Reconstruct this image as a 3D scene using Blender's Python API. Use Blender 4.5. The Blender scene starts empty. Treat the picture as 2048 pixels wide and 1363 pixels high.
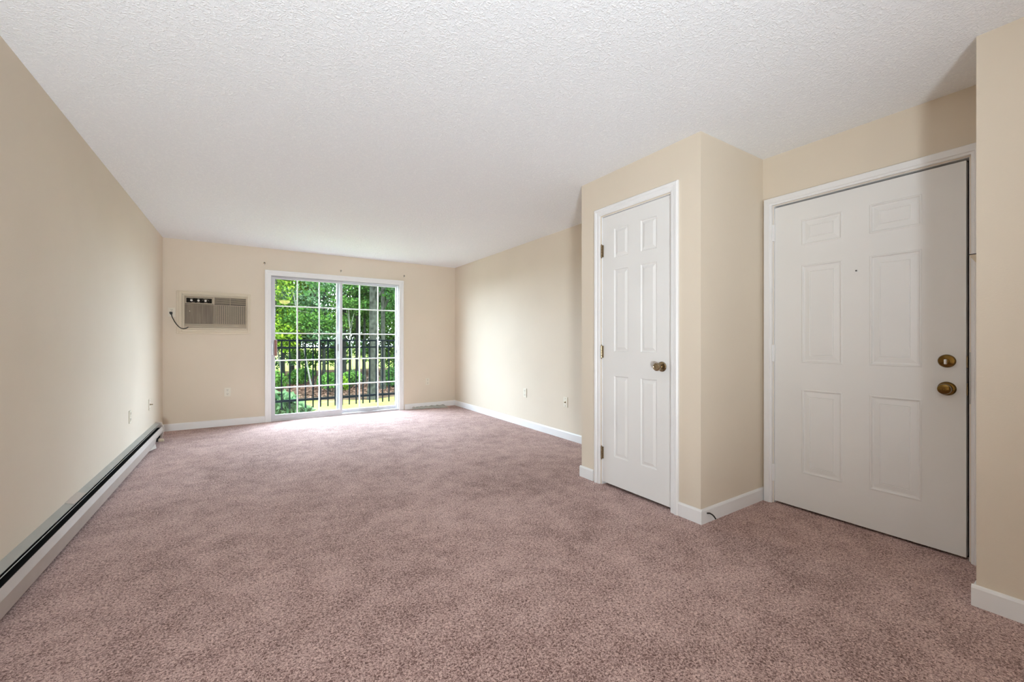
import bpy, bmesh, math, random
import numpy as np
from mathutils import Vector, Matrix

# ------------------------------------------------------------------ camera
sc = bpy.context.scene
col = sc.collection
cam_d = bpy.data.cameras.new('camera')
cam = bpy.data.objects.new('camera', cam_d)
col.objects.link(cam)
cam_d.sensor_fit = 'HORIZONTAL'
cam_d.sensor_width = 36.0
cam_d.lens = 827.0 / 2048.0 * 36.0
cam_d.shift_y = 0.84 / 2048.0
cam_d.clip_start = 0.02
cam_d.clip_end = 400
cam.location = (0.0, 0.0, 1.1145)
cam.rotation_euler = (math.pi / 2, 0, -0.5712)
sc.camera = cam

# ------------------------------------------------------------------ light
SKY = 39.0
LAMP = 18.0
FILL_POWER = 680.0
TAZ, TEL = math.radians(17), math.radians(25)    # where the added fill lamp points
SUN = 6.0
world = bpy.data.worlds.new('sky')
sc.world = world
world.use_nodes = True
bg = world.node_tree.nodes['Background']
bg.inputs['Color'].default_value = (0.70, 0.86, 1.02, 1)
bg.inputs['Strength'].default_value = SKY

sun_d = bpy.data.lights.new('sun', 'SUN')
sun_d.energy = SUN
sun_d.color = (1.0, 0.93, 0.8)
sun_d.angle = math.radians(2.0)
sun = bpy.data.objects.new('sun', sun_d)
col.objects.link(sun)
sun.rotation_euler = Vector((-0.55, 0.75, -1.25)).to_track_quat('-Z', 'Y').to_euler()

def portal(name, loc, rot, sx, sy):
    d = bpy.data.lights.new(name, 'AREA')
    d.shape = 'RECTANGLE'
    d.size, d.size_y = sx, sy
    d.cycles.is_portal = True
    o = bpy.data.objects.new(name, d)
    col.objects.link(o)
    o.location = loc
    o.rotation_euler = rot
portal('sliding_door_portal', (1.185, 6.80, 1.02), (-math.pi / 2, 0, 0), 1.8, 2.0)

vs = sc.view_settings
vs.view_transform = 'Standard'
vs.look = 'None'
vs.gamma = 1.0
vs.exposure = 0.03
vs.use_curve_mapping = False
try:
    sc.cycles.use_denoising = True
    sc.cycles.max_bounces = 14
    sc.cycles.diffuse_bounces = 8
    sc.cycles.transparent_max_bounces = 24
    sc.cycles.sample_clamp_indirect = 8.0
    sc.cycles.caustics_reflective = False
    sc.cycles.caustics_refractive = False
except Exception:
    pass

# ------------------------------------------------------------------ room numbers (metres)
XL, XR, YB, YR, H = -0.870, 3.078, 6.638, -3.2, 2.40
XC, YC1, YC2 = 2.338, 2.570, 1.503        # closet block
XF, YF = 2.593, 0.409                     # near wall block
W = 0.14

# ------------------------------------------------------------------ materials
def new_mat(name):
    m = bpy.data.materials.new(name)
    m.use_nodes = True
    nt = m.node_tree
    return m, nt, nt.nodes['Principled BSDF']

def N(nt, t, **kw):
    n = nt.nodes.new(t)
    for k, v in kw.items():
        setattr(n, k, v)
    return n

def plain(name, c, rough=0.5, metal=0.0, vary=0.0, vscale=3.0, bump=0.0, bscale=200.0, spec=None, coat=0):
    m, nt, p = new_mat(name)
    p.inputs['Base Color'].default_value = (*c, 1)
    p.inputs['Roughness'].default_value = rough
    p.inputs['Metallic'].default_value = metal
    if spec is not None:
        p.inputs['Specular IOR Level'].default_value = spec
    if coat:
        p.inputs['Coat Weight'].default_value = coat
    g = N(nt, 'ShaderNodeNewGeometry')
    if vary:
        n = N(nt, 'ShaderNodeTexNoise')
        n.inputs['Scale'].default_value = vscale
        n.inputs['Detail'].default_value = 4
        nt.links.new(g.outputs['Position'], n.inputs['Vector'])
        r = N(nt, 'ShaderNodeMapRange')
        r.inputs['From Min'].default_value = 0.3
        r.inputs['From Max'].default_value = 0.7
        r.inputs['To Min'].default_value = 1 - vary
        r.inputs['To Max'].default_value = 1 + vary
        nt.links.new(n.outputs['Fac'], r.inputs['Value'])
        mx = N(nt, 'ShaderNodeVectorMath', operation='SCALE')
        mx.inputs[0].default_value = c
        nt.links.new(r.outputs['Result'], mx.inputs['Scale'])
        nt.links.new(mx.outputs['Vector'], p.inputs['Base Color'])
    if bump:
        n2 = N(nt, 'ShaderNodeTexNoise')
        n2.inputs['Scale'].default_value = bscale
        n2.inputs['Detail'].default_value = 3
        nt.links.new(g.outputs['Position'], n2.inputs['Vector'])
        b = N(nt, 'ShaderNodeBump')
        b.inputs['Strength'].default_value = bump
        b.inputs['Distance'].default_value = 0.004
        nt.links.new(n2.outputs['Fac'], b.inputs['Height'])
        nt.links.new(b.outputs['Normal'], p.inputs['Normal'])
    return m

M = {}
M['wall'] = plain('wall_paint_beige', (0.70, 0.62, 0.51), 0.65, vary=0.02, vscale=1.6, bump=0.10, bscale=130, spec=0.25)
M['white'] = plain('white_trim_paint', (0.80, 0.80, 0.80), 0.35, vary=0.015, vscale=4)
M['door_white'] = plain('white_door_paint', (0.77, 0.765, 0.75), 0.4, vary=0.015, vscale=3, bump=0.02, bscale=60)
M['slider_grey'] = plain('pale_grey_aluminium', (0.60, 0.60, 0.63), 0.4, vary=0.03, vscale=12)
M['slider_white'] = plain('white_vinyl', (0.86, 0.87, 0.87), 0.35, vary=0.01)
M['grille_white'] = plain('white_grille_bar', (0.85, 0.86, 0.85), 0.4)
M['gap_shade'] = plain('painted_gap_shade', (0.03, 0.03, 0.03), 0.8)  # near-black colour standing in for shade in narrow gaps
M['brass'] = plain('antique_brass', (0.16, 0.092, 0.024), 0.16, 1.0, vary=0.15, vscale=60)
M['old_brass'] = plain('dull_bronze', (0.32, 0.245, 0.155), 0.26, 1.0, vary=0.2, vscale=80)
M['steel'] = plain('dull_steel', (0.45, 0.46, 0.47), 0.35, 1.0)
M['silver'] = plain('bright_metal_edge', (0.72, 0.74, 0.75), 0.3, 0.7)
M['black'] = plain('black_plastic', (0.012, 0.012, 0.012), 0.5)
M['black_metal'] = plain('black_railing_paint', (0.004, 0.006, 0.007), 0.7, spec=0.01)
M['ivory'] = plain('ivory_plastic', (0.72, 0.67, 0.56), 0.35)
M['white_plastic'] = plain('white_plastic', (0.8, 0.78, 0.74), 0.35)
M['slot'] = plain('socket_slot', (0.05, 0.045, 0.04), 0.7)
M['ac_beige'] = plain('aged_beige_plastic', (0.30, 0.245, 0.17), 0.45, vary=0.06, vscale=14)
M['ac_light'] = plain('pale_beige_plastic', (0.50, 0.42, 0.31), 0.45, vary=0.04, vscale=14)
M['ac_trim'] = plain('painted_surround', (0.66, 0.58, 0.45), 0.5, vary=0.02)
M['ac_black'] = plain('control_panel_black', (0.012, 0.009, 0.006), 0.6, spec=0.1)
M['ac_inner'] = plain('grille_shadow_black', (0.02, 0.018, 0.015), 0.7)
M['heater'] = plain('heater_enamel', (0.47, 0.415, 0.375), 0.42, vary=0.04, vscale=8)
M['heater_top'] = plain('heater_top_grey', (0.36, 0.36, 0.335), 0.4, vary=0.05, vscale=10)
M['heater_dark'] = plain('heater_slot_shade', (0.008, 0.008, 0.008), 0.9, spec=0.05)
M['wood_handle'] = plain('brown_wood_handle', (0.27, 0.12, 0.09), 0.45, vary=0.15, vscale=40)
M['lamp_base'] = plain('lamp_base_metal', (0.5, 0.45, 0.35), 0.3, 0.8)
M['concrete'] = plain('balcony_slab', (0.68, 0.67, 0.64), 0.9, vary=0.08)
M['masonry'] = plain('outer_wall', (0.5, 0.46, 0.4), 0.9)
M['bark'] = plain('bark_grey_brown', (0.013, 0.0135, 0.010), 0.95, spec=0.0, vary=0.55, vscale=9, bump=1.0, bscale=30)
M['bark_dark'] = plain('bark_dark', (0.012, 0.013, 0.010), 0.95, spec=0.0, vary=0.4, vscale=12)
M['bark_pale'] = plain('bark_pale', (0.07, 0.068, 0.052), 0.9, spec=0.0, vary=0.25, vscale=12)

# beige wood print of the left air conditioner flap: vertical streaks
def flap_mat():
    m, nt, p = new_mat('brown_streaked_flap')
    g = N(nt, 'ShaderNodeNewGeometry')
    mp = N(nt, 'ShaderNodeMapping')
    mp.inputs['Scale'].default_value = (70, 1, 2.5)
    nt.links.new(g.outputs['Position'], mp.inputs['Vector'])
    n = N(nt, 'ShaderNodeTexNoise')
    n.inputs['Scale'].default_value = 1.0
    n.inputs['Detail'].default_value = 4
    nt.links.new(mp.outputs['Vector'], n.inputs['Vector'])
    r = N(nt, 'ShaderNodeValToRGB')
    r.color_ramp.elements[0].position = 0.3
    r.color_ramp.elements[0].color = (0.085, 0.058, 0.030, 1)
    r.color_ramp.elements[1].position = 0.72
    r.color_ramp.elements[1].color = (0.19, 0.14, 0.083, 1)
    nt.links.new(n.outputs['Fac'], r.inputs['Fac'])
    nt.links.new(r.outputs['Color'], p.inputs['Base Color'])
    p.inputs['Roughness'].default_value = 0.45
    return m
M['ac_flap'] = flap_mat()

def ceiling_mat():
    m, nt, p = new_mat('stippled_white_ceiling')
    p.inputs['Roughness'].default_value = 0.75
    p.inputs['Specular IOR Level'].default_value = 0.25
    g = N(nt, 'ShaderNodeNewGeometry')
    n = N(nt, 'ShaderNodeTexNoise')
    n.inputs['Scale'].default_value = 62
    n.inputs['Detail'].default_value = 2.5
    n.inputs['Roughness'].default_value = 0.55
    n.inputs['Distortion'].default_value = 1.2
    nt.links.new(g.outputs['Position'], n.inputs['Vector'])
    r = N(nt, 'ShaderNodeValToRGB')
    r.color_ramp.elements[0].position = 0.45
    r.color_ramp.elements[1].position = 0.66
    nt.links.new(n.outputs['Fac'], r.inputs['Fac'])
    b = N(nt, 'ShaderNodeBump')
    b.inputs['Strength'].default_value = 0.42
    b.inputs['Distance'].default_value = 0.006
    nt.links.new(r.outputs['Color'], b.inputs['Height'])
    nt.links.new(b.outputs['Normal'], p.inputs['Normal'])
    mx = N(nt, 'ShaderNodeMixRGB')
    mx.inputs[1].default_value = (0.85, 0.87, 0.90, 1)
    mx.inputs[2].default_value = (0.91, 0.93, 0.95, 1)  # raised stipple coloured lighter, its glints painted in
    nt.links.new(r.outputs['Color'], mx.inputs[0])
    nt.links.new(mx.outputs[0], p.inputs['Base Color'])
    return m
M['ceiling'] = ceiling_mat()

def carpet_mat():
    m, nt, p = new_mat('dusty_pink_carpet')
    p.inputs['Roughness'].default_value = 0.95
    p.inputs['Specular IOR Level'].default_value = 0.1
    p.inputs['Sheen Weight'].default_value = 0.15
    p.inputs['Sheen Roughness'].default_value = 0.6
    g = N(nt, 'ShaderNodeNewGeometry')
    def noise(scale, detail, rough=0.5, dist=0.0):
        n = N(nt, 'ShaderNodeTexNoise')
        n.inputs['Scale'].default_value = scale
        n.inputs['Detail'].default_value = detail
        n.inputs['Roughness'].default_value = rough
        n.inputs['Distortion'].default_value = dist
        nt.links.new(g.outputs['Position'], n.inputs['Vector'])
        return n
    fine = noise(135, 3, 0.65, 1.0)
    mid = noise(7, 5, 0.6)
    big = noise(1.3, 3, 0.5, 0.6)
    r = N(nt, 'ShaderNodeValToRGB')
    e = r.color_ramp.elements
    e[0].position = 0.385
    e[0].color = (0.145, 0.072, 0.062, 1)
    e[1].position = 0.625
    e[1].color = (0.75, 0.545, 0.50, 1)
    k = e.new(0.5)
    k.color = (0.47, 0.312, 0.282, 1)
    # patches of pile lying differently shift the fibre ramp
    a1 = N(nt, 'ShaderNodeMath', operation='MULTIPLY_ADD')
    a1.inputs[1].default_value = 0.20
    a1.inputs[2].default_value = -0.10
    nt.links.new(mid.outputs['Fac'], a1.inputs[0])
    a2 = N(nt, 'ShaderNodeMath', operation='MULTIPLY_ADD')
    a2.inputs[1].default_value = 0.15
    a2.inputs[2].default_value = -0.075
    nt.links.new(big.outputs['Fac'], a2.inputs[0])
    s1 = N(nt, 'ShaderNodeMath', operation='ADD')
    nt.links.new(a1.outputs[0], s1.inputs[0])
    nt.links.new(a2.outputs[0], s1.inputs[1])
    s2 = N(nt, 'ShaderNodeMath', operation='ADD')
    nt.links.new(s1.outputs[0], s2.inputs[0])
    nt.links.new(fine.outputs['Fac'], s2.inputs[1])
    nt.links.new(s2.outputs[0], r.inputs['Fac'])
    nt.links.new(r.outputs['Color'], p.inputs['Base Color'])
    b = N(nt, 'ShaderNodeBump')
    b.inputs['Strength'].default_value = 0.9
    b.inputs['Distance'].default_value = 0.006
    nt.links.new(fine.outputs['Fac'], b.inputs['Height'])
    nt.links.new(b.outputs['Normal'], p.inputs['Normal'])
    return m
M['carpet'] = carpet_mat()

def glass_mat(name, tint, refl=1.0):
    m = bpy.data.materials.new(name)
    m.use_nodes = True
    nt = m.node_tree
    nt.nodes.clear()
    out = N(nt, 'ShaderNodeOutputMaterial')
    tr = N(nt, 'ShaderNodeBsdfTransparent')
    tr.inputs['Color'].default_value = (*tint, 1)
    gl = N(nt, 'ShaderNodeBsdfGlossy')
    gl.inputs['Roughness'].default_value = 0.0
    fr = N(nt, 'ShaderNodeFresnel')
    fr.inputs['IOR'].default_value = 1.5
    mx = N(nt, 'ShaderNodeMixShader')
    nt.links.new(fr.outputs[0], mx.inputs[0])
    nt.links.new(tr.outputs[0], mx.inputs[1])
    nt.links.new(gl.outputs[0], mx.inputs[2])
    nt.links.new(mx.outputs[0], out.inputs['Surface'])
    return m
M['glass'] = glass_mat('window_glass', (0.96, 0.98, 0.97))

def film_mat():
    m, nt, p = new_mat('cloudy_plastic_film')
    p.inputs['Base Color'].default_value = (0.62, 0.64, 0.6, 1)
    p.inputs['Roughness'].default_value = 0.3
    p.inputs['Alpha'].default_value = 0.45
    return m
M['film'] = film_mat()

def emit_mat(name, c, s):
    m, nt, p = new_mat(name)
    p.inputs['Base Color'].default_value = (0.9, 0.85, 0.75, 1)
    p.inputs['Emission Color'].default_value = (*c, 1)
    p.inputs['Emission Strength'].default_value = s
    return m
M['lamp_glass'] = emit_mat('lit_lamp_glass', (1.0, 0.74, 0.36), LAMP)
M['fill_lamp_glow'] = emit_mat('added_fill_glow', (0.90, 0.96, 1.0), 6.0)  # glowing face of the added fill lamp
M['fill_lamp_metal'] = plain('brushed_nickel', (0.6, 0.58, 0.55), 0.35, 1.0)
M['fill_lamp_bowl'] = plain('white_enamel_bowl', (0.85, 0.85, 0.85), 0.5)

def leaf_mat(name, c1, c2, trans=0.35):
    m = bpy.data.materials.new(name)
    m.use_nodes = True
    nt = m.node_tree
    nt.nodes.clear()
    out = N(nt, 'ShaderNodeOutputMaterial')
    g = N(nt, 'ShaderNodeNewGeometry')
    r = N(nt, 'ShaderNodeValToRGB')
    r.color_ramp.elements[0].color = (*c1, 1)
    r.color_ramp.elements[1].color = (*c2, 1)
    nt.links.new(g.outputs['Random Per Island'], r.inputs['Fac'])
    p = N(nt, 'ShaderNodeBsdfPrincipled')
    p.inputs['Roughness'].default_value = 0.5
    p.inputs['Specular IOR Level'].default_value = 0.03
    nt.links.new(r.outputs['Color'], p.inputs['Base Color'])
    t = N(nt, 'ShaderNodeBsdfTranslucent')
    nt.links.new(r.outputs['Color'], t.inputs['Color'])
    mx = N(nt, 'ShaderNodeMixShader')
    mx.inputs[0].default_value = trans
    nt.links.new(p.outputs[0], mx.inputs[1])
    nt.links.new(t.outputs[0], mx.inputs[2])
    nt.links.new(mx.outputs[0], out.inputs['Surface'])
    return m
M['leaf_bright'] = leaf_mat('leaf_bright_green', (0.022, 0.052, 0.004), (0.10, 0.155, 0.010))
M['leaf_mid'] = leaf_mat('leaf_mid_green', (0.008, 0.028, 0.005), (0.045, 0.090, 0.014))
M['leaf_dark'] = leaf_mat('leaf_dark_green', (0.005, 0.019, 0.004), (0.024, 0.056, 0.010))
M['leaf_blue'] = leaf_mat('leaf_grey_green', (0.016, 0.042, 0.016), (0.075, 0.12, 0.052))
M['litter'] = leaf_mat('fallen_leaves', (0.025, 0.013, 0.008), (0.075, 0.042, 0.027), 0.1)

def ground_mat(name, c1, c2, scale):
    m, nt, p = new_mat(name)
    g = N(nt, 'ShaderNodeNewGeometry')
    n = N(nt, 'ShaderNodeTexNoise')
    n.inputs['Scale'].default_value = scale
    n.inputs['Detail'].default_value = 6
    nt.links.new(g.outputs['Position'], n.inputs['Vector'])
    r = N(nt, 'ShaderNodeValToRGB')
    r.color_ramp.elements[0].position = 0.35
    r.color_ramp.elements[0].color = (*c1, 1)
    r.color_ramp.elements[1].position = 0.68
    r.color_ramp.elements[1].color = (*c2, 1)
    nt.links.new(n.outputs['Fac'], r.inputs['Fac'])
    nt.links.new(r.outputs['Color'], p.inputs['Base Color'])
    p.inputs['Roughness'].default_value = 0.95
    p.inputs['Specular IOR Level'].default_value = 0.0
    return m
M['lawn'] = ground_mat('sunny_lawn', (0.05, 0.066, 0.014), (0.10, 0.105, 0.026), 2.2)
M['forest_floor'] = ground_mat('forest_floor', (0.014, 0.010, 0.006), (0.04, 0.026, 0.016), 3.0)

# ------------------------------------------------------------------ mesh helpers
class MB:
    def __init__(self):
        self.v, self.f = [], []
    def quad_mesh(self, v, f):
        n = len(self.v)
        self.v += [tuple(q) for q in v]
        self.f += [tuple(i + n for i in q) for q in f]
        return self
    def box(self, x0, x1, y0, y1, z0, z1):
        x0, x1 = min(x0, x1), max(x0, x1)
        y0, y1 = min(y0, y1), max(y0, y1)
        z0, z1 = min(z0, z1), max(z0, z1)
        v = [(x0, y0, z0), (x1, y0, z0), (x1, y1, z0), (x0, y1, z0), (x0, y0, z1), (x1, y0, z1), (x1, y1, z1), (x0, y1, z1)]
        f = [(0, 3, 2, 1), (4, 5, 6, 7), (0, 1, 5, 4), (1, 2, 6, 5), (2, 3, 7, 6), (3, 0, 4, 7)]
        return self.quad_mesh(v, f)
    def prism(self, prof, axis, a0, a1):
        """closed 2D profile (list of pairs) extruded along an axis: 'x' -> (y,z), 'y' -> (x,z), 'z' -> (x,y)"""
        def P(p, a):
            return {'x': (a, p[0], p[1]), 'y': (p[0], a, p[1]), 'z': (p[0], p[1], a)}[axis]
        k = len(prof)
        v = [P(p, a0) for p in prof] + [P(p, a1) for p in prof]
        f = [tuple(range(k)), tuple(range(2 * k - 1, k - 1, -1))]
        f += [(i, i + k, (i + 1) % k + k, (i + 1) % k) for i in range(k)]
        return self.quad_mesh(v, f)
    def lathe(self, prof, axis='y', origin=(0, 0, 0), seg=24, sign=1):
        """prof: (radius, distance along axis)"""
        v, f = [], []
        for r, d in prof:
            for i in range(seg):
                a = 2 * math.pi * i / seg
                u, w = r * math.cos(a), r * math.sin(a)
                q = {'y': (u, sign * d, w), 'x': (sign * d, u, w), 'z': (u, w, sign * d)}[axis]
                v.append((q[0] + origin[0], q[1] + origin[1], q[2] + origin[2]))
        for j in range(len(prof) - 1):
            for i in range(seg):
                f.append((j * seg + i, j * seg + (i + 1) % seg, (j + 1) * seg + (i + 1) % seg, (j + 1) * seg + i))
        f.append(tuple(range(seg)))
        f.append(tuple((len(prof) - 1) * seg + i for i in range(seg - 1, -1, -1)))
        return self.quad_mesh(v, f)
    def tube(self, pts, r, seg=10):
        pts = [Vector(p) for p in pts]
        rs = r if isinstance(r, (list, tuple)) else [r] * len(pts)
        v, f = [], []
        ref = Vector((0, 0, 1))
        if abs((pts[-1] - pts[0]).normalized().dot(ref)) > 0.9:
            ref = Vector((1, 0, 0))
        for i, p in enumerate(pts):
            t = (pts[min(i + 1, len(pts) - 1)] - pts[max(i - 1, 0)]).normalized()
            a = t.cross(ref).normalized()
            b = t.cross(a).normalized()
            for k in range(seg):
                an = 2 * math.pi * k / seg
                v.append(p + (a * math.cos(an) + b * math.sin(an)) * rs[i])
        for j in range(len(pts) - 1):
            for i in range(seg):
                f.append((j * seg + i, j * seg + (i + 1) % seg, (j + 1) * seg + (i + 1) % seg, (j + 1) * seg + i))
        f.append(tuple(range(seg)))
        f.append(tuple((len(pts) - 1) * seg + i for i in range(seg - 1, -1, -1)))
        return self.quad_mesh(v, f)
    def build(self, name, mat, parent=None, bevel=0.0, smooth=False, local=False, seg=2):
        off = Vector((0, 0, 0))
        if parent is not None and not local:
            r = parent
            while r.parent is not None:
                r = r.parent
            off = r.location
        me = bpy.data.meshes.new(name)
        me.from_pydata([(a - off[0], b - off[1], c - off[2]) for a, b, c in self.v], [], self.f)
        bm = bmesh.new()
        bm.from_mesh(me)
        bmesh.ops.recalc_face_normals(bm, faces=bm.faces[:])
        if bevel:
            es = [e for e in bm.edges if len(e.link_faces) == 2 and e.calc_face_angle(0) > 0.6]
            bmesh.ops.bevel(bm, geom=es, offset=bevel, segments=seg, affect='EDGES', profile=0.5, clamp_overlap=True)
        bm.to_mesh(me)
        bm.free()
        if smooth:
            for p in me.polygons:
                p.use_smooth = True
            try:
                me.set_sharp_from_angle(angle=math.radians(35))
            except Exception:
                pass
        me.materials.append(M[mat])
        o = bpy.data.objects.new(name, me)
        col.objects.link(o)
        if parent is not None:
            o.parent = parent
        return o

def tag(o, label=None, cat=None, group=None, kind=None):
    if label: o['label'] = label
    if cat: o['category'] = cat
    if group: o['group'] = group
    if kind: o['kind'] = kind
    return o

def empty(name, loc=(0, 0, 0), rz=0.0):
    o = bpy.data.objects.new(name, None)
    o.empty_display_size = 0.1
    col.objects.link(o)
    o.location = loc
    o.rotation_euler = (0, 0, rz)
    return o

def copy_tree(o, parent=None):
    c = o.copy()
    col.objects.link(c)
    c.parent = parent
    for ch in list(o.children):
        copy_tree(ch, c)
    return c

def struct(o, label):
    return tag(o, label, None, None, 'structure')

# ------------------------------------------------------------------ room shell
b = MB().box(XL - W, XR + W, YR - W, YB + 0.19, -0.12, 0.0)
struct(b.build('floor', 'carpet'), 'dusty pink wall-to-wall carpet floor of the empty living room')
b = MB().box(XL - W, XR + W, YR - W, YB + 0.2, H, H + 0.2)
struct(b.build('ceiling', 'ceiling'), 'white stippled flat ceiling over the whole room')

SX0, SX1, SZ = 0.285, 2.087, 2.030          # sliding door opening
b = MB()
b.box(XL - W, SX0, YB, YB + 0.19, 0, H).box(SX1, XR + W, YB, YB + 0.19, 0, H).box(SX0, SX1, YB, YB + 0.19, SZ, H)
struct(b.build('wall_back', 'wall'), 'beige far wall around the sliding glass door')

b = MB().box(XL - W, XL, YR - W, YB, 0, H)
struct(b.build('wall_left', 'wall'), 'long beige left wall above the baseboard heater')

EY0, EY1, EZ = 0.507, 1.432, 2.050          # entry door opening
b = MB()
b.box(XR, XR + W, YR - W, EY0, 0, H).box(XR, XR + W, EY1, YB, 0, H).box(XR, XR + W, EY0, EY1, EZ, H)
b.box(XR + 0.07, XR + W, EY0, EY1, 0, EZ)
struct(b.build('wall_right', 'wall'), 'beige right wall running past the closet and the entry door')

CY0, CY1, CZ = 1.716, 2.342, 2.084          # closet door opening
b = MB()
b.box(XC, XR, YC2, CY0, 0, H).box(XC, XR, CY1, YC1, 0, H).box(XC, XR, CY0, CY1, CZ, H).box(XC + 0.07, XR, CY0, CY1, 0, CZ)
struct(b.build('wall_closet', 'wall'), 'beige closet block jutting into the room')
b = MB().box(XF, XR, YR, YF, 0, H)
struct(b.build('wall_near', 'wall'), 'beige near wall end at the right edge beside the entry door')
b = MB().box(XL - W, XR + W, YR - W, YR, 0, H)
struct(b.build('wall_rear', 'wall'), 'plain beige wall behind the viewpoint')

# ------------------------------------------------------------------ baseboards
BH, BT = 0.088, 0.013
def bb_prof(face):     # face(d): distance out of the wall -> coordinate
    return [(face(0), 0.0), (face(BT), 0.0), (face(BT), BH - 0.012), (face(BT - 0.004), BH - 0.003), (face(0.004), BH), (face(0), BH)]
def bb_x(name, y, x0, x1, sgn, label):
    struct(MB().prism(bb_prof(lambda d: y + sgn * d), 'x', x0, x1).build(name, 'white'), label)
def bb_y(name, x, y0, y1, sgn, label):
    struct(MB().prism(bb_prof(lambda d: x + sgn * d), 'y', y0, y1).build(name, 'white'), label)
bb_x('baseboard_back_left', YB, XL, 0.216, -1, 'white baseboard under the air conditioner')
bb_x('baseboard_back_right', YB, 2.178, XR, -1, 'white baseboard between the sliding door and the far right corner')
bb_y('baseboard_right', XR, YC1, YB - BT, -1, 'long white baseboard along the right wall beyond the closet')
bb_y('baseboard_left', XL, 6.20, YB - BT, 1, 'short white baseboard between heater end and far left corner')
bb_y('baseboard_closet_front_far', XC, 2.428, YC1 + BT, -1, 'short white baseboard left of the closet door')
bb_y('baseboard_closet_front_near', XC, YC2 - BT, 1.664, -1, 'short white baseboard right of the closet door')
bb_x('baseboard_closet_side', YC2, XC, XR, -1, 'white baseboard on the closet side facing the entry')
bb_x('baseboard_closet_rear', YC1, XC, XR - BT, 1, 'white baseboard on the far side of the closet')
bb_y('baseboard_near', XF, YR, YF + BT, -1, 'white baseboard at the foot of the near wall end')
bb_x('baseboard_near_side', YF, XF, XR, 1, 'white baseboard on the entry side of the near wall end')

# ------------------------------------------------------------------ casings
def casing(name, label, place, w, prof, z_top, x0, x1, mat='white'):
    """U-shaped casing in local coordinates (x right, -y out of the wall); x0..x1 inner opening, prof: (distance from inner edge, height)"""
    root = empty(name, place[0], place[1])
    struct(root, label)
    def run(part, pts):     # pts: for each end, function d -> (x,z)
        v, f = [], []
        for fn in pts:
            for d, h in prof:
                x, z = fn(d)
                v.append((x, -h, z))
        k = len(prof)
        f = [(i, i + 1, i + 1 + k, i + k) for i in range(k - 1)]
        f += [(0, k, 2 * k - 1, k - 1), tuple(range(k)), tuple(range(2 * k - 1, k - 1, -1))]
        MB().quad_mesh(v, f).build(part, mat, root, local=True)
    run('side_casing', [lambda d: (x0 - d, 0.0), lambda d: (x0 - d, z_top + d)])
    run('head_casing', [lambda d: (x0 - d, z_top + d), lambda d: (x1 + d, z_top + d)])
    run('side_casing', [lambda d: (x1 + d, 0.0), lambda d: (x1 + d, z_top + d)])
    return root

RIGHT = -math.pi / 2     # local front (-y) turned to face -x
def right_local(y):      # world y -> local x for things on walls facing -x
    return -y
# sliding door casing
casing('trim_1', 'white flat casing around the sliding glass door', ((0, YB, 0), 0), 0.07,
       [(0, 0), (0, 0.016), (0.045, 0.016), (0.049, 0.021), (0.070, 0.021), (0.074, 0.017), (0.074, 0)], 2.028, 0.289, 2.085)
# closet door casing
casing('trim_2', 'white moulded casing around the narrow closet door', ((XC, 0, 0), RIGHT), 0.06,
       [(0, 0), (0, 0.008), (0.010, 0.012), (0.030, 0.013), (0.036, 0.019), (0.052, 0.020), (0.058, 0.014), (0.058, 0)], 2.092, -2.352, -1.722 + 0.01)
# entry door frame
casing('trim_3', 'white metal frame around the wide entry door', ((XR, 0, 0), RIGHT), 0.05,
       [(0, 0), (0, 0.020), (0.010, 0.022), (0.014, 0.028), (0.046, 0.028), (0.05, 0.024), (0.05, 0)], 2.054, -1.436, -0.500)
def jambs(name, label, x_face, y0, y1, z1, depth=0.065, t=0.012):
    root = empty(name, (x_face, (y0 + y1) / 2, 0))
    struct(root, label)
    MB().box(x_face + 0.001, x_face + depth, y0, y0 + t * 0.2, 0, z1).build('jamb', 'white', root)
    MB().box(x_face + 0.001, x_face + depth, y1 - t * 0.2, y1, 0, z1).build('jamb', 'white', root)
    MB().box(x_face + 0.001, x_face + depth, y0, y1, z1 - t * 0.2, z1).build('head_jamb', 'white', root)
    # sheet behind the leaf, coloured dark for the shade in the door gap
    MB().box(x_face + 0.062, x_face + 0.0695, y0 + 0.003, y1 - 0.003, 0, z1 - 0.003).build('gap_shade_sheet', 'gap_shade', root)
jambs('trim_4', 'thin white jamb lining inside the closet doorway', XC, CY0, CY1, CZ)
jambs('trim_5', 'thin white jamb lining inside the entry doorway', XR, EY0, EY1, EZ)

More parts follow.
